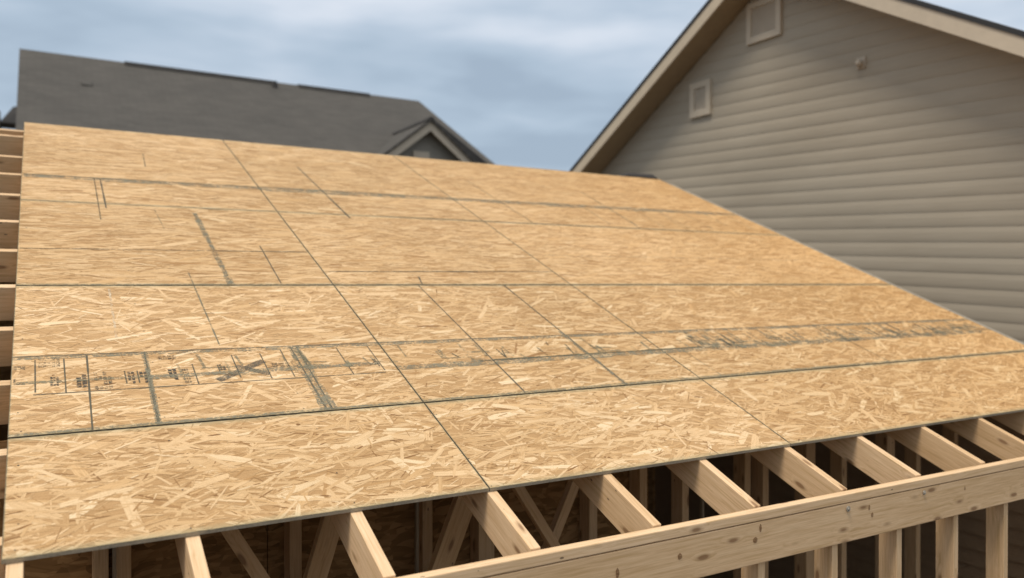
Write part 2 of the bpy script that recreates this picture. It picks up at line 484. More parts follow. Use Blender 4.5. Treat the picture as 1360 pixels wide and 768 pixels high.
# long lines along the deck
mark(L, wob(.0, 1.158, 6.47, 1.146, .008, 24), 'dark')
mark(L, wob(.0, 1.142, 6.47, 1.130, .026, 24), 'smudge')
mark(L, wob(.07, .861, 1.40, .868, .006), 'dark')
mark(L, wob(1.47, .90, 6.3, .93, .05, 20), 'smudge')
mark(L, wob(1.9, .92, 3.4, .935, .016, 10), 'thin')
mark(L, wob(.01, 2.335, 1.46, 2.362, .010), 'thin')
mark(L, wob(1.5, 2.055, 3.05, 2.085, .013), 'thin')
mark(L, wob(3.06, 2.40, 5.9, 2.42, .008), 'faint')
mark(L, wob(.01, 3.665, 6.45, 3.80, .018, 22), 'thin')
mark(L, wob(.01, 3.635, 1.5, 3.66, .075, 10), 'smudge')
mark(L, wob(1.5, 3.66, 6.45, 3.77, .09, 16), 'smudge')
mark(L, wob(.0, .607, 6.47, .607, .013, 24), 'smudge')
mark(L, wob(.0, 1.867, 6.47, 1.867, .010, 24), 'smudge')
mark(L, wob(2.2, 3.13, 6.47, 3.13, .016, 12), 'thin')
# lines up the slope
mark(L, wob(.249, 1.15, .242, .60, .006), 'dark')
mark(L, wob(.456, 1.155, .449, .605, .009), 'dark')
mark(L, wob(.456, 1.155, .449, .605, .022), 'smudge')
for dx in (-.014, .014): mark(L, wob(1.063+dx, 1.15, 1.066+dx*.8, .60, .008), 'dark')
mark(L, wob(1.063, 1.15, 1.066, .60, .060), 'smudge')
mark(L, wob(1.967, 1.85, 1.975, .605, .008), 'dark')
mark(L, wob(2.541, 1.85, 2.559, .600, .009), 'dark')
mark(L, wob(2.541, 1.2, 2.559, .600, .024), 'smudge')
mark(L, wob(2.024, 1.985, 2.000, 1.87, .009, 2), 'dark')
mark(L, wob(1.928, 4.371, 1.952, 3.06, .013), 'dark')
mark(L, wob(3.503, 4.353, 3.522, 3.10, .009), 'thin')
mark(L, wob(4.75, 4.26, 4.64, 3.13, .010), 'thin')
mark(L, wob(5.3, 3.75, 5.2, 3.14, .008), 'faint')
mark(L, wob(.404, 3.66, .395, 2.82, .006), 'thin')
mark(L, wob(.439, 3.655, .436, 3.04, .009), 'dark')
mark(L, wob(.926, 3.02, .931, 1.87, .030, 10), 'smudge')
mark(L, wob(.926, 3.0, .931, 1.87, .016, 10), 'smudge')
mark(L, wob(1.202, 2.45, 1.188, 1.88, .008), 'dark')
mark(L, wob(.749, 2.03, .756, 1.19, .009), 'faint')
mark(L, wob(.749, 2.03, .756, 1.19, .006), 'smudge')
mark(L, wob(.371, 1.81, .365, 1.29, .010), 'pale')
mark(L, wob(.768, 4.40, .748, 4.04, .006, 3), 'thin')
mark(L, wob(.70, 3.05, .715, 2.7, .006, 3), 'faint')
mark(L, wob(4.669, .93, 4.695, .605, .008), 'thin')
mark(L, wob(3.20, .93, 3.22, .605, .008), 'faint')
mark(L, wob(.90, 3.14, 1.14, 3.09, .008, 4), 'faint')
# ticks crossing the stamp band
for x, a, b in ((.075, 1.125, .877), (.170, 1.127, .864), (.371, 1.004, .903), (.415, .999, .903), (.621, 1.032, .863), (.786, 1.095, .896),
                (.905, 1.097, .875), (.999, 1.124, .876), (1.2515, 1.123, .870), (1.4015, 1.124, .886), (.716, 1.015, .956)):
    mark('pencil_line', [seg(x, a, x+.001, b, .005)], 'dark')
def block(x0, v0, x1, v1, nx, ny, key):
    P = []
    cw, ch = (x1-x0)/nx, (v1-v0)/ny
    for i in range(nx):
        for j in range(ny):
            if random.random() < .12: continue
            a, b = x0+i*cw, v0+j*ch
            P.append([(a+cw*.12, b+ch*.12), (a+cw*.88, b+ch*.12), (a+cw*.88, b+ch*.85), (a+cw*.12, b+ch*.85)])
            if random.random() < .6:
                P.append(seg(a, b+ch*random.random(), a+cw, b+ch*random.random(), .004))
    mark('ink_stamp', P, key)
for b in ((.007, .936, .044, .986, 3, 2, 'inkf'), (.122, .916, .151, .988, 3, 4, 'ink'), (.205, .892, .242, .995, 2, 5, 'ink'), (.262, .865, .325, 1.01, 4, 4, 'inkf'),
          (.378, .898, .404, .997, 2, 4, 'ink'), (.420, .898, .448, .992, 2, 4, 'ink'), (.524, .908, .556, .999, 2, 4, 'ink'), (.574, .878, .600, .999, 3, 5, 'inkf'),
          (.719, .966, .744, 1.021, 2, 3, 'ink'), (1.378, .923, 1.396, .997, 2, 4, 'ink'), (.084, 1.06, .157, 1.136, 5, 3, 'inkf'), (.005, 1.05, .045, 1.084, 3, 2, 'inkf'),
          (.93, .963, 1.04, 1.006, 4, 2, 'inkf'), (.50, 1.08, .57, 1.12, 4, 2, 'inkf')):
    block(b[0], b[1], b[2], b[3], b[4], b[5], b[6])
mark('ink_stamp', [seg(.698, .885, .906, 1.03, .034)], 'inks')
mark('ink_stamp', [seg(.785, .995, .905, .912, .030)], 'inks')
mark('ink_stamp', wob(.45, .94, 1.40, .955, .03, 12), 'smudge')
mark('ink_stamp', wob(.01, .95, .45, .95, .02, 8), 'faint')
for (x0, v0, x1, v1) in ((1.791, 1.008, 1.816, .958), (2.05, 1.03, 2.055, .945), (2.29, 1.025, 2.302, .939), (2.378, 1.079, 2.371, 1.044), (2.48, 1.043, 2.467, .94), (2.08, 1.037, 2.058, .94)):
    mark('pencil_line', [seg(x0, v0, x1, v1, .009)], 'thin')
def hatch(xa, xb, n, key):
    P = []
    for i in range(n):
        x = random.uniform(xa, xb); a = random.uniform(.90, 1.02); b = a + random.uniform(.04, .14)
        P.append(seg(x, min(b, 1.13), x+random.uniform(-.01, .02), a, random.uniform(.008, .022)))
        if random.random() < .5:
            P.append(seg(x, a, x+random.uniform(.05, .16), a+random.uniform(-.01, .01), random.uniform(.006, .016)))
    mark('ink_stamp', P, key)
hatch(3.35, 3.75, 22, 'smudge'); hatch(3.9, 4.35, 14, 'smudge'); hatch(4.5, 4.95, 20, 'smudge')
hatch(5.0, 5.7, 26, 'smudge'); hatch(5.7, 6.4, 30, 'smudge'); hatch(3.2, 6.4, 80, 'faint'); hatch(1.55, 3.1, 18, 'faint'); hatch(.5, 1.4, 12, 'faint'); hatch(4.5, 6.4, 14, 'inkf'); hatch(3.35, 3.7, 5, 'inkf')
for (xa, xb) in ((4.4, 6.4),):
    P = [seg(x, 3.72, x-.05, 3.2, .012) for x in np.arange(xa, xb, .31)]
    mark('ink_stamp', P, 'faint')

# ------------------------------------------------------------------ rafters, running up under the sheets
RW = .040
ORD = ['first', 'second', 'third', 'fourth', 'fifth', 'sixth', 'seventh', 'eighth', 'ninth', 'tenth', 'eleventh', 'twelfth', 'thirteenth', 'fourteenth', 'fifteenth']
for i, x in enumerate(raf_x):
    yi = -.275 - .017*x + .004            # inner side of the eave beam
    zt = yi*ST/CT - .014/CT
    v0 = yi/CT - .014*ST/CT*0
    org = Vector((x, yi, zt))
    Lr = (5.10 - v0)
    o = bm_obj('rafter', board_mesh(Lr, RW, .142, plumb=ST/CT), M_LUM)
    o.matrix_world = frame(org, (0, CT, ST), (0, -ST, CT))
    where = 'at the very left corner of the roof deck' if i == 0 else 'emerging from under the deck, counted %s from the left' % ORD[i]
    tag(o, 'pine rafter ' + where, 'rafter', 'rafters emerging below the roof deck')

# lookouts beyond the left edge of the deck
lv = [.538, .990, 1.443, 1.887, 2.342, 2.786, 3.267, 3.701, 4.124, 4.50, 4.78, 5.06]
lv = [.10, .538, .990, 1.443, 1.887, 2.342, 2.786, 3.267, 3.701, 4.124, 4.699, 4.864]
for i, v in enumerate(lv):
    o = bm_obj('lookout', board_mesh(.580, .038, .165), M_LUM)
    zoff = -.010 if i < 11 else .0
    o.matrix_world = frame(rp(-.575, v, -.012+zoff*.2), (1, 0, 0), (0, -ST, CT))
    w = 'lowest, beside the bottom left deck corner' if i == 0 else ('counted %s from the bottom beside the deck edge' % ORD[i])
    tag(o, 'short pine lookout board, ' + w, 'lookout board', 'lookout boards along the left edge of the deck')
o = bm_obj('fly_rafter', board_mesh(5.5, .038, .15, plumb=ST/CT), M_LUM)
o.matrix_world = frame(rp(-.597, -.36, -.014), (0, CT, ST), (0, -ST, CT))
tag(o, 'outermost pine rafter carrying the outer ends of the short lookout boards', 'rafter')

# ------------------------------------------------------------------ eave beam
bdir = Vector((1, -.017, -.0072)).normalized()
def beam_pt(x, back, down):               # back: towards the house from the front face
    return Vector((x, -.3286 - .017*x + back, -.13 - .0072*x - down))
LB = 7.2
o = bm_obj('top_plate', board_mesh(LB, .037, .0365, bev=.004), M_LUM)
o.matrix_world = frame(beam_pt(-.66, .0185, 0), bdir, (0, 0, 1))
tag(o, 'pale pine strip lying on top of the knotty eave beam, along its front edge', 'top plate')
o = bm_obj('backing_board', board_mesh(LB, .016, .19, bev=.003), M_LUM)
o.matrix_world = frame(beam_pt(-.66, .0455, .004), bdir, (0, 0, 1))
tag(o, 'thin orange-toned board behind the top strip, where the rafter tails butt', 'ledger board')
hb = empty('eave_beam', beam_pt(-.66, 0, .039))
tag(hb, 'wide knotty pine beam across the bottom right, with two bolt heads on its face', 'beam')
o = bm_obj('beam_board', board_mesh(LB, .036, .162, bev=.004), M_LUM, hb)
o.matrix_world = frame(beam_pt(-.66, .0195, .0395), bdir, (0, 0, 1))
bpy.context.view_layer.update()
o.matrix_parent_inverse = hb.matrix_world.inverted()
def knot(parent, x, dn, rx, rz, mat, name='knot'):
    c = beam_pt(x, 0, dn); n = 18
    vs = [(c.x, c.y-.0012+.0015*0, c.z)] + [(c.x+math.cos(2*math.pi*i/n)*rx*random.uniform(.85, 1.1), c.y-.0008-.017*math.cos(2*math.pi*i/n)*rx, c.z+math.sin(2*math.pi*i/n)*rz*random.uniform(.85, 1.1)) for i in range(n)]
    k = mesh_obj(name, vs, [(0, i+1 if i else 1, (i % n)+2 if i+2 <= n else 1) for i in range(n)], mat, hb)
    k.matrix_parent_inverse = hb.matrix_world.inverted()
M_KNOT = mat_mark('knot_stain', (.22, .115, .05), .72, 90., .25)
for (x, dn, rx, rz) in ((2.461, .065, .007, .016), (2.433, .107, .012, .012), (3.12, .075, .006, .012), (3.14, .11, .008, .011), (1.771, .115, .008, .018), (2.052, .105, .011, .012), (3.83, .08, .005, .011), (1.62, .12, .01, .013)):
    knot(hb, x, dn, rx, rz, M_KNOT)
for (x, dn, r) in ((2.979, .061, .012), (3.508, .060, .010)):
    c = beam_pt(x, 0, dn)
    bm = bmesh.new()
    m1 = Matrix.Translation(c + Vector((0, -.0025, 0))) @ Matrix.Rotation(rad(90), 4, 'X')
    bmesh.ops.create_cone(bm, cap_ends=True, segments=24, radius1=r, radius2=r*.96, depth=.003, matrix=m1)
    m2 = Matrix.Translation(c + Vector((0, -.006, 0))) @ Matrix.Rotation(rad(90), 4, 'X')
    bmesh.ops.create_cone(bm, cap_ends=True, segments=6, radius1=r*.5, radius2=r*.45, depth=.005, matrix=m2)
    k = bm_obj('bolt', bm, M_METAL, hb); k.matrix_parent_inverse = hb.matrix_world.inverted()

# studs under the beam
bpy.context.view_layer.update()
FLOOR = -2.62
sx = [-.10, .335, .77, 1.205, 1.63, 2.07, 2.51, 2.944, 3.379, 3.814, 4.245, 4.68, 5.11, 5.55, 5.98, 6.40]
vis = {2.07: 0, 2.51: 1, 2.944: 2, 3.379: 3, 3.814: 4, 4.245: 5}
for i, x in enumerate(sx):
    xc = x - .019
    top = beam_pt(xc, 0, .2025).z
    o = bm_obj('wall_stud', board_mesh(top-FLOOR, .038, .088), M_LUM)
    # local x up, local y across (world x), local z = -world y, top face at front
    o.matrix_world = frame((xc, beam_pt(xc, .020, 0).y, FLOOR), (0, 0, 1), (0, -1, 0))
    tag(o, 'upright pine stud below the eave beam, counted %s from its left end' % ORD[i] if i < 15 else 'upright pine stud below the right end of the eave beam',
        'wall stud', 'studs standing under the eave beam')

# ------------------------------------------------------------------ dim interior
YP = .80
ix = [.28, .355, .995, 1.593, 1.90, 2.53, 2.865, 3.17, 3.665, 3.82, 4.23, 4.56, 5.06, 5.38, 5.85]
for i, x in enumerate(ix):
    wv = .05 if i not in (4, 10, 12) else .085
    top = YP*ST/CT - .18
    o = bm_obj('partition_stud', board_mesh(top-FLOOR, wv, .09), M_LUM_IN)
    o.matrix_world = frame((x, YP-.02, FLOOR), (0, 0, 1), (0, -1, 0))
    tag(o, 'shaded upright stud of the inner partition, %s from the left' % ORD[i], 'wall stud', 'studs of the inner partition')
for (x0, x1, nm) in ((-.55, .90, 'left'), (.905, 1.86, 'middle'), (1.865, 2.98, 'right')):
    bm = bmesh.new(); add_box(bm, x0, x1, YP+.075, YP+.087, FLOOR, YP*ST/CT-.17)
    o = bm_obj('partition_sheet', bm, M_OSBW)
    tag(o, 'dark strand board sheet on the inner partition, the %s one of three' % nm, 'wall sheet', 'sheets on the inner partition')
br = [((.55, .06), (.95, -.64), .055), ((1.19, .06), (.965, -.64), .085), ((1.83, .06), (1.53, -.64), .10), ((1.78, .06), (2.17, -.53), .045), ((2.46, .06), (2.10, -.64), .05)]
for i, ((xa, za), (xb, zb), w) in enumerate(br):
    d = Vector((xa-xb, 0, za-zb))
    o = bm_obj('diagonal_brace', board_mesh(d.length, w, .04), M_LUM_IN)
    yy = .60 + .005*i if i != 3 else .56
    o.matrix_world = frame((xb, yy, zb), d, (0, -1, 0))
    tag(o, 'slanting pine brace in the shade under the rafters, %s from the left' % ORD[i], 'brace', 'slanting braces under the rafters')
o = bm_obj('brace_rail', board_mesh(3.6, .09, .04), M_LUM_IN)
o.matrix_world = frame((-.5, .66, -.66), (1, 0, 0), (0, -1, 0))
tag(o, 'level rail that the slanting braces stand on, below the opening', 'rail')
for i, (x, y) in enumerate(((.315, .74), (1.52, .74), (3.30, .78))):  # pale strips added in place of thin slits of light
    bm = bmesh.new(); add_box(bm, x, x+.012, y, y+.02, FLOOR, y*ST/CT-.2)
    o = bm_obj('light_slit', bm, M_WHITE)
    tag(o, 'slim strip painted pale as a slit of light in the dark interior, %s from the left' % ORD[i], 'light_slit', 'slim pale strips inside')

# floor, back wall and added end walls that keep the interior dark
bm = bmesh.new(); add_box(bm, -.75, 6.62, -.55, 5.2, FLOOR-.15, FLOOR-.001)
tag(bm_obj('floor', bm, M_SLAB), kind='structure')
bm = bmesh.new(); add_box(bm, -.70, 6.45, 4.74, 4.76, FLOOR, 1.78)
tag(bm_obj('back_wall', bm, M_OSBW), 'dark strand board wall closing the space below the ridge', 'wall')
ew = empty('added_shade_wall', (-.64, 2, FLOOR))  # unseen wall added so side light stays out of the interior
tag(ew, 'added unseen strand board wall below the left roof edge, keeping the interior dark', 'wall')
def prism_x(bm, x0, x1, yz):
    a = [bm.verts.new((x0, y, z)) for y, z in yz]; b = [bm.verts.new((x1, y, z)) for y, z in yz]
    bm.faces.new(a); bm.faces.new(b[::-1])
    for i in range(len(yz)):
        j = (i+1) % len(yz); bm.faces.new((a[i], b[i], b[j], a[j]))
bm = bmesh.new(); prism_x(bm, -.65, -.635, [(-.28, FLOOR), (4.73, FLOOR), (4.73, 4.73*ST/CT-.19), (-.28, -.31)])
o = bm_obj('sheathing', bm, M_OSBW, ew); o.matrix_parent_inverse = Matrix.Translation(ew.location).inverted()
# added lapped end wall, dark for the neighbour siding in shadow between the studs
def lap_strips(outline, zlo, zhi, pitch, slope, xface, proud, bulge=0.):
    """lap courses clipped to an outline in (y, z); facing -x"""
    verts, faces = [], []
    n = int((zhi-zlo)/pitch)+3
    ymin = min(p[0] for p in outline)-1; ymax = max(p[0] for p in outline)+1
    area = sum(outline[i][0]*outline[(i+1) % len(outline)][1]-outline[(i+1) % len(outline)][0]*outline[i][1] for i in range(len(outline)))
    if area < 0: outline = outline[::-1]
    for k in range(-2, n):
        z0 = zlo + k*pitch
        def course(ta, tb, xa, xb):
            strip = [(ymin, z0+ta*pitch+slope*ymin), (ymax, z0+ta*pitch+slope*ymax), (ymax, z0+tb*pitch+slope*ymax), (ymin, z0+tb*pitch+slope*ymin)]
            c = clip_poly(strip, outline)
            if len(c) < 3: return []
            b = len(verts)
            for (y, z) in c:
                t = (z - (z0+slope*y))/pitch
                verts.append((xface - (xa + (xb-xa)*(t-ta)/(tb-ta)) - .001, y, z))
            faces.append(tuple(range(b, b+len(c)))[::-1])
            return c
        if bulge:          # rounded lower edge, then a face leaning back under the next course
            c = course(0, .17, proud, proud+bulge*.75)
            course(.17, .36, proud+bulge*.75, proud+bulge)
            course(.36, .62, proud+bulge, proud+bulge*.8)
            course(.62, 1., proud+bulge*.8, 0.)
        else:
            c = course(0, 1, proud, 0.)
        lo = [p for p in c if abs(p[1]-(z0+slope*p[0])) < 1e-4]
        if len(lo) >= 2:
            lo.sort(); (ya, za), (yb, zb) = lo[0], lo[-1]
            b = len(verts)
            verts += [(xface-proud-.001, ya, za), (xface-proud-.001, yb, zb), (xface+.004, yb, zb), (xface+.004, ya, za)]
            faces.append((b, b+1, b+2, b+3))
    return verts, faces
vs, fs = lap_strips([(-.25, FLOOR), (4.7, FLOOR), (4.7, 4.7*ST/CT-.19), (-.25, -.30)], FLOOR, 1.9, .125, 0, 6.42, .022)
o = mesh_obj('stand_in_lap_wall', vs, fs, M_SIDED)
tag(o, 'added dark lapped boarding standing in for shadowed house siding between the studs at lower right', 'wall')
bm = bmesh.new(); prism_x(bm, 6.425, 6.44, [(-.25, FLOOR), (4.72, FLOOR), (4.72, 4.72*ST/CT-.17), (-.25, -.27)])
o2 = bm_obj('sheathing', bm, M_OSBW, o)

# added strip for the blur halo along the right deck edge; dark ridge strip
bm = bmesh.new()
p8 = [rp(XR+.004, -.02, -.06), rp(XR+.14, -.02, -.06), rp(XR+.14, 5.05, -.06), rp(XR+.004, 5.05, -.06),
      rp(XR+.004, -.02, -.022), rp(XR+.14, -.02, -.022), rp(XR+.14, 5.05, -.022), rp(XR+.004, 5.05, -.022)]
add_hex(bm, p8)
tag(bm_obj('halo_strip', bm, M_HALO), 'added taupe strip standing in for the blur halo along the right edge of the deck', 'trim board')
bm = bmesh.new()
p8 = [rp(5.95, 5.118, -.02), rp(6.48, 5.118, -.02), rp(6.48, 5.23, -.02), rp(5.95, 5.23, -.02),
      rp(5.98, 5.118, .012), rp(6.46, 5.118, .012), rp(6.44, 5.20, .035), rp(6.05, 5.20, .025)]
add_hex(bm, p8)
tag(bm_obj('dark_strip', bm, M_STRIP), 'small dark strip lying at the right end of the ridge', 'felt strip')

# ------------------------------------------------------------------ grey-taupe house on the right
XW, XF = 9.0, 8.525
HS = .59
AP_Y, AP_Z = 5.17, 5.085                   # lower edge of the rake boards at the apex
GROUND = -2.75
HALF = 5.6
hr = empty('gable_house', (XW, AP_Y, GROUND))
tag(hr, 'taupe lap-sided gable house on the right with two framed vents', 'house')
def child(o, par=None):
    par = par or hr
    o.parent = par; o.matrix_parent_inverse = Matrix.Translation(hr.location).inverted() if par is hr else Matrix.Identity(4)
    return o
wl = [(AP_Y-HALF+.35, GROUND), (AP_Y+HALF-.35, GROUND), (AP_Y+HALF-.35, AP_Z-HS*(HALF-.35)), (AP_Y, AP_Z), (AP_Y-HALF+.35, AP_Z-HS*(HALF-.35))]
vs, fs = lap_strips(wl, GROUND-.5, AP_Z+.2, .1735, .045, XW, .004, .0045)
wall = child(mesh_obj('siding_wall', vs, fs, M_SID))
bm = bmesh.new(); prism_x(bm, XW+.006, XW+9., [(y, z-.01) for y, z in wl])
child(bm_obj('house_body', bm, M_WALLF))
# butt joints of the siding
def joint(y, z, k=1):
    bm = bmesh.new(); add_box(bm, XW-.013, XW-.011, y-.010, y+.010, z-.087*k, z+.087*k)
    q = bm_obj('siding_joint', bm, M_LOUV, wall); q.matrix_parent_inverse = Matrix.Translation(hr.location).inverted()
    q.matrix_parent_inverse = (Matrix.Translation(hr.location)).inverted()
for s in (-1, 1):
    e_y = AP_Y + s*HALF
    def yz(d, up): return (AP_Y + s*d, AP_Z - HS*d + up)
    # rake board
    bm = bmesh.new(); prism_x(bm, XF, XF+.03, [yz(0, 0), yz(HALF, 0), yz(HALF, .195), yz(0, .195)])
    child(bm_obj('rake_board', bm, M_TRIM if s > 0 else M_TRIML))
    bm = bmesh.new(); prism_x(bm, XF-.012, XF+.0285, [yz(0, .197), yz(HALF+.02, .197), yz(HALF+.02, .255), yz(0, .255)])
    child(bm_obj('drip_edge', bm, M_DRIP))
    bm = bmesh.new(); prism_x(bm, XF+.032, XW-.0005, [yz(0, .012), yz(HALF, .012), yz(HALF, .028), yz(0, .028)])
    child(bm_obj('soffit', bm, M_SOF))
    bm = bmesh.new()
    add_hex(bm, [(XF+.03,)+yz(0, .215), (XW+9.3,)+yz(0, .215), (XW+9.3,)+yz(HALF+.03, .215), (XF+.03,)+yz(HALF+.03, .215),
                 (XF+.03,)+yz(0, .262), (XW+9.3,)+yz(0, .262), (XW+9.3,)+yz(HALF+.03, .262), (XF+.03,)+yz(HALF+.03, .262)])
    child(bm_obj('roof_slope', bm, M_SHIN))
def vent(y0, y1, z0, z1, fw):
    bm = bmesh.new()
    for (a, b, c, d) in ((y0, y1, z0, z0+fw), (y0, y1, z1-fw, z1), (y0, y0+fw, z0+fw, z1-fw), (y1-fw, y1, z0+fw, z1-fw)):
        add_box(bm, XW-.055, XW-.002, a, b, c, d)
    f = child(bm_obj('gable_vent', bm, M_TRIML))
    bm = bmesh.new(); n = 9
    add_box(bm, XW-.024, XW-.021, y0+fw, y1-fw, z0+fw, z1-fw)
    for i in range(n):
        z = z0+fw+(z1-z0-2*fw)*(i+.5)/n; hh = (z1-z0-2*fw)/n*.45
        add_hex(bm, [(XW-.040, y0+fw, z-hh), (XW-.040, y1-fw, z-hh), (XW-.034, y1-fw, z-hh), (XW-.034, y0+fw, z-hh),
                     (XW-.026, y0+fw, z+hh), (XW-.026, y1-fw, z+hh), (XW-.0245, y1-fw, z+hh), (XW-.0245, y0+fw, z+hh)])
    q = bm_obj('louvre', bm, M_LOUV, f)
vent(6.322, 6.762, 3.345, 3.885, .095)
vent(4.985, 5.600, 4.205, 4.79, .085)
bm = bmesh.new()
bmesh.ops.create_uvsphere(bm, u_segments=16, v_segments=10, radius=.045, matrix=Matrix.Translation((XW-.06, 3.752, 3.50)) @ Matrix.Diagonal((1.2, 1, 1.1, 1)))
add_box(bm, XW-.03, XW-.002, 3.69, 3.81, 3.44, 3.58)
child(bm_obj('wall_bracket', bm, M_LOUV))
bpy.context.view_layer.update()
for (y, z) in ((3.18, 3.17), (4.25, 1.83), (4.75, 2.75), (3.75, .93), (6.0, 2.4)): joint(y, z)

# ------------------------------------------------------------------ grey hipped house behind
def quad_slab(bm, pts, t=.08):
    top = [Vector(p) for p in pts]
    n = (top[1]-top[0]).cross(top[2]-top[0]).normalized()
    if n.z < 0: top = top[::-1]; n = -n
    b = [p - Vector((0, 0, t)) for p in top]
    v = [bm.verts.new(p) for p in b] + [bm.verts.new(p) for p in top]; k = len(top)
    bm.faces.new(v[:k][::-1]); bm.faces.new(v[k:])
    for i in range(k):
        j = (i+1) % k; bm.faces.new((v[i], v[j], v[j+k], v[i+k]))
def slope_obj(name, pts, mat, parent, t=.08):
    """roof plane as an object whose local axes lie in the plane, so its shingle rows run level"""
    P = [Vector(p) for p in pts]
    n = (P[1]-P[0]).cross(P[2]-P[0]).normalized()
    if n.z < 0: n = -n
    x = Vector((0, 0, 1)).cross(n).normalized()
    m = frame(P[0], x, n)
    mi = m.inverted()
    L_ = [mi @ p for p in P]
    bm = bmesh.new()
    v = [bm.verts.new((p.x, p.y, 0)) for p in L_] + [bm.verts.new((p.x, p.y, -t)) for p in L_]
    k = len(L_)
    bm.faces.new(v[:k]); bm.faces.new(v[k:][::-1])
    for i in range(k):
        j = (i+1) % k; bm.faces.new((v[i], v[i+k], v[j+k], v[j]))
    o = bm_obj(name, bm, mat, parent)
    o.matrix_parent_inverse = Matrix.Translation(parent.location).inverted()
    o.matrix_basis = m
    return o
def slab_child(name, bm, mat, parent):
    o = bm_obj(name, bm, mat, parent)
    o.matrix_parent_inverse = Matrix.Translation(parent.location).inverted()
    return o
RY, RZ, RS = 20., 6.42, .60
fr = empty('hipped_house', (5, RY, GROUND))
tag(fr, 'long grey shingled house behind the ridge with a hipped end and small front gable', 'house')
EY = 12.6; EZ = RZ - RS*(RY-EY)
dx_ = RY-EY
slope_obj('roof_slope', [(-.27, RY, RZ), (-.27, EY, EZ), (10.26+dx_*.09, EY, EZ), (10.26, RY, RZ)], M_SHIN, fr)
slope_obj('roof_slope', [(-.27, RY+.001, RZ), (10.26, RY+.001, RZ), (10.26+dx_*.09, RY+dx_, EZ), (-.27, RY+dx_, EZ)], M_SHIN, fr)
slope_obj('roof_hip', [(10.262, RY, RZ), (10.262+dx_*.09, EY, EZ), (10.262+dx_*.09, RY+dx_, EZ)], M_SHIN, fr)
bm = bmesh.new(); prism_x(bm, .05, 10.26+dx_*.09-.4, [(EY+.4, GROUND), (RY+dx_-.4, GROUND), (RY+dx_-.4, EZ-.15), (EY+.4, EZ-.15)])
slab_child('house_wall', bm, M_WALLF, fr)
bm = bmesh.new(); prism_x(bm, -.02, .05, [(EY+.4, EZ-.15), (RY+dx_-.4, EZ-.15), (RY, RZ-.12)])
slab_child('gable_wall', bm, M_WALLF, fr)
for i in range(5):
    bm = bmesh.new(); x = 1.5+i*2.4
    add_box(bm, x, x+1.1, EY+.36, EY+.395, -1.6, -.1)
    w = slab_child('window', bm, M_TRIML, fr)
    bm = bmesh.new(); add_box(bm, x+.08, x+1.02, EY+.345, EY+.358, -1.52, -.18)
    g = bm_obj('pane', bm, M_GLASS, w)
    g.matrix_parent_inverse = Matrix.Translation(fr.location).inverted() @ Matrix.Identity(4)
    g.matrix_parent_inverse = Matrix.Identity(4)
for (xa, xb) in ((2.01, 5.835), (6.474, 8.583)):
    bm = bmesh.new()
    add_hex(bm, [(xa, RY-.24, RZ-.12), (xb, RY-.24, RZ-.12), (xb, RY+.24, RZ-.12), (xa, RY+.24, RZ-.12),
                 (xa, RY-.20, RZ-.02), (xb, RY-.20, RZ-.02), (xb, RY, RZ+.025), (xa, RY, RZ+.025)])
    slab_child('ridge_vent', bm, M_SHIN_D, fr)
bm = bmesh.new(); bmesh.ops.create_cone(bm, cap_ends=True, segments=16, radius1=.09, radius2=.07, depth=.30, matrix=Matrix.Translation((5.72, RY-.42, RZ-.24)))
slab_child('vent_pipe', bm, M_SHIN_D, fr)
bm = bmesh.new(); c = Vector((1.07, 18.18, 5.31)); add_hex(bm, [c+Vector((-.12, -.10, -.12)), c+Vector((.15, -.13, -.12)), c+Vector((.15, .15, .06)), c+Vector((-.15, .15, .06)),
        c+Vector((-.10, -.10, .0)), c+Vector((.10, -.10, .0)), c+Vector((.11, .13, .13)), c+Vector((-.11, .13, .13))])
slab_child('roof_vent', bm, M_SHIN, fr)
# the small front gable
GX, GY, GZ = 8.291, 14.949, 4.724
gl, gd = 1.75, .80                      # half width left, fall per metre
gsl = (GZ-3.757)/(GX-7.043); gsr = (GZ-3.81)/(9.455-GX)
def gp(x, dz=0.): return (x, GZ - (gsl*(GX-x) if x < GX else gsr*(x-GX)) + dz)
xl, xr_ = GX-2.0, GX+1.9
for (xa, xb) in ((xl, GX), (GX, xr_)):
    za, zb = gp(xa)[1], gp(xb)[1]
    bm = bmesh.new()
    add_hex(bm, [(xa, GY, za-.27), (xb, GY, zb-.27), (xb, GY+.03, zb-.27), (xa, GY+.03, za-.27), (xa, GY, za-.01), (xb, GY, zb-.01), (xb, GY+.03, zb-.01), (xa, GY+.03, za-.01)])
    slab_child('rake_board', bm, M_TRIML, fr)
    up = .02
    bx = .26 if xb > GX else 0.
    slope_obj('gable_roof', [(xa, GY-.06, za+up), (xb, GY-.06, zb+up), (xb, GY+3.2, zb+up), (xa, GY+3.2, za+up)], M_SHIN, fr, .05)
    if xb > GX:   # thicker dark shingle edge on the right slope
        bm = bmesh.new()
        add_hex(bm, [(xa, GY-.01, za+.03), (xb, GY-.01, zb+.03), (xb, GY+3, zb+.03), (xa, GY+3, za+.03),
                     (xa+.03, GY-.01, za+.05), (xb+.03, GY-.01, zb+.34), (xb+.03, GY+3, zb+.34), (xa+.03, GY+3, za+.05)])
        slab_child('gable_roof', bm, M_SHIN_D, fr)
bm = bmesh.new()
add_hex(bm, [(GX-.10, GY-.05, GZ-.02), (GX+.10, GY-.05, GZ-.02), (GX+.10, GY+2.3, GZ-.02), (GX-.10, GY+2.3, GZ-.02),
             (GX-.05, GY-.05, GZ+.06), (GX+.05, GY-.05, GZ+.06), (GX+.05, GY+2.3, GZ+.06), (GX-.05, GY+2.3, GZ+.06)])
slab_child('gable_ridge', bm, M_SHIN_D, fr)
bm = bmesh.new()
a = [(xl+.15, GROUND), (xr_-.15, GROUND), (xr_-.15, gp(xr_-.15)[1]-.12), (GX, GZ-.12), (xl+.15, gp(xl+.15)[1]-.12)]
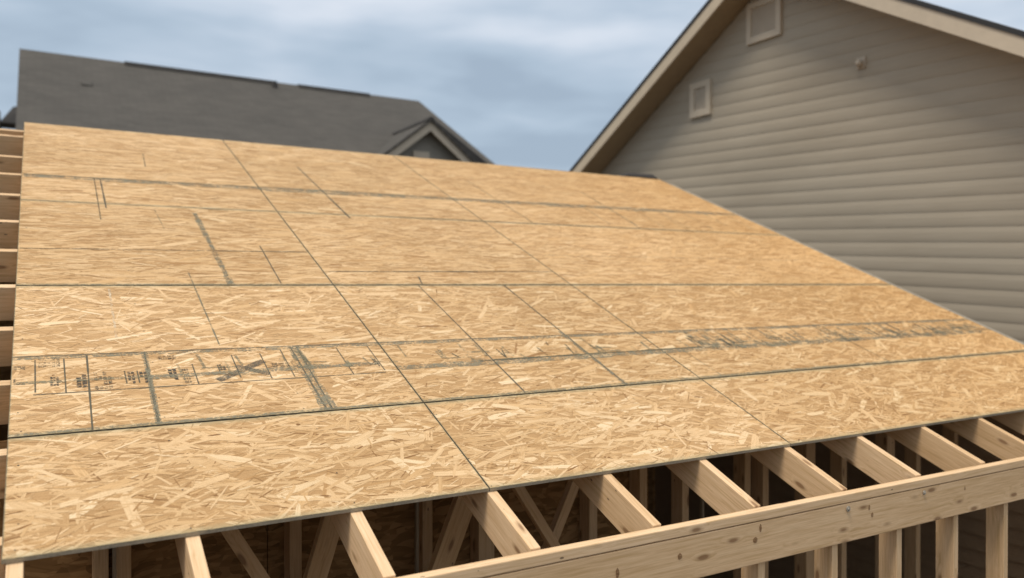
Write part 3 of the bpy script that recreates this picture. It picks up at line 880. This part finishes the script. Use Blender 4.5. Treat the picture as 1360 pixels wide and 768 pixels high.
va_ = [bm.verts.new((x, GY+.28, z)) for x, z in a]; vb_ = [bm.verts.new((x, GY+.40, z)) for x, z in a]
bm.faces.new(va_); bm.faces.new(vb_[::-1])
for i in range(5): j = (i+1) % 5; bm.faces.new((va_[i], vb_[i], vb_[j], va_[j]))
slab_child('gable_wall', bm, M_WALLF, fr)
bm = bmesh.new(); add_box(bm, 7.93, 8.36, GY+.22, GY+.275, 3.0, 3.97)
slab_child('gable_window', bm, M_TRIML, fr)

# low roof of a further house at the left edge
lr = empty('distant_house', (-6, 32, GROUND))
tag(lr, 'dark grey roof of a farther house at the left edge, lower than the long one', 'house')
LZ = 6.72
slope_obj('roof_slope', [(-14, 30, LZ), (-14, 24, LZ-3.6), (-1.0, 24, LZ-3.6), (-1.0, 30, LZ)], M_SHIN, lr)
slope_obj('roof_slope', [(-14, 30.001, LZ), (-1.0, 30.001, LZ), (-1.0, 36, LZ-3.6), (-14, 36, LZ-3.6)], M_SHIN, lr)
bm = bmesh.new(); prism_x(bm, -13.6, -1.3, [(24.4, GROUND), (35.6, GROUND), (35.6, LZ-3.6), (30, LZ-.15), (24.4, LZ-3.6)])
slab_child('house_wall', bm, M_WALLF, lr)
bm = bmesh.new(); add_hex(bm, [(-1.0, 29.4, LZ-.5), (-.2, 29.4, LZ-.5), (-.2, 30.6, LZ-.5), (-1.0, 30.6, LZ-.5), (-.62, 29.7, LZ+.12), (-.2, 29.7, LZ+.22), (-.2, 30.3, LZ+.22), (-.62, 30.3, LZ+.12)])
slab_child('chimney', bm, M_SHIN_D, lr)

# ------------------------------------------------------------------ ground
bm = bmesh.new(); s = 2500
vv = [bm.verts.new(p) for p in ((-s, -s, GROUND-.05), (s, -s, GROUND-.05), (s, s, GROUND-.05), (-s, s, GROUND-.05))]; bm.faces.new(vv)
tag(bm_obj('ground', bm, M_SOIL), kind='structure')

# ------------------------------------------------------------------ sky and sun
SUN_EL, SUN_AZ = rad(66), rad(252)          # azimuth measured clockwise from +y
w = bpy.data.worlds.new('World'); scene.world = w; w.use_nodes = True
wn = w.node_tree; wn.nodes.clear(); N = NT(wn)
sky = N.n('ShaderNodeTexSky', sky_type='NISHITA')
sky.sun_disc = False; sky.sun_elevation = SUN_EL; sky.sun_rotation = SUN_AZ
sky.air_density = 1.0; sky.dust_density = 2.0; sky.ozone_density = 1.0
gen = N.n('ShaderNodeTexCoord').outputs['Generated']
mp = N.mapping(gen, (1., 1., 3.2), (.3, .1, .0))
c1 = N.noise(mp, 3.0, 4, .48, .2).outputs[0]
c2 = N.noise(N.mapping(gen, (1.2, 1.2, 5.)), 3.2, 3, .5).outputs[0]
f = N.math('ADD', N.math('MULTIPLY', c1, .65), N.math('MULTIPLY', c2, .35))
zz = N.n('ShaderNodeSeparateXYZ', inp={0: gen}).outputs[2]
lift = N.math('MULTIPLY', N.math('SUBTRACT', zz, .18), .75)
f = N.math('ADD', N.math('MULTIPLY', N.math('SUBTRACT', f, .5), 1.7), N.math('ADD', lift, .5))
cloud = N.ramp(f, [(.33, (3.7, 4.6, 5.65)), (.45, (4.35, 5.35, 6.45)), (.56, (5.0, 5.95, 7.05)), (.68, (6.1, 6.9, 7.9)), (.86, (7.7, 8.2, 9.0))])
col = N.mix(.90, sky.outputs[0], cloud)
bg = N.n('ShaderNodeBackground', inp={'Strength': .106}); N.link(col, bg.inputs[0])
wo = N.n('ShaderNodeOutputWorld'); N.link(bg.outputs[0], wo.inputs[0])
sun = bpy.data.lights.new('sun', 'SUN'); sun.energy = 2.65; sun.angle = rad(18); sun.color = (1., .93, .82)
so = bpy.data.objects.new('sun', sun); COL.objects.link(so)
d = Vector((math.sin(SUN_AZ)*math.cos(SUN_EL), math.cos(SUN_AZ)*math.cos(SUN_EL), math.sin(SUN_EL)))
so.rotation_euler = (-d).to_track_quat('-Z', 'Y').to_euler()
so.location = d*30

# ------------------------------------------------------------------ camera
cam = bpy.data.cameras.new('camera'); co = bpy.data.objects.new('camera', cam); COL.objects.link(co)
co.location = (.0846, -2.4545, .7282)
co.rotation_euler = (rad(90-.3904), 0, -rad(31.152))
cam.sensor_width = 36; cam.lens = 27.589
cam.clip_start = .05; cam.clip_end = 6000
cam.dof.use_dof = True; cam.dof.focus_distance = 3.0; cam.dof.aperture_fstop = 1.6
scene.camera = co

scene.render.engine = 'CYCLES'
scene.view_settings.view_transform = 'Standard'
scene.view_settings.look = 'None'
scene.view_settings.exposure = 0
scene.render.resolution_x = 1024; scene.render.resolution_y = 578
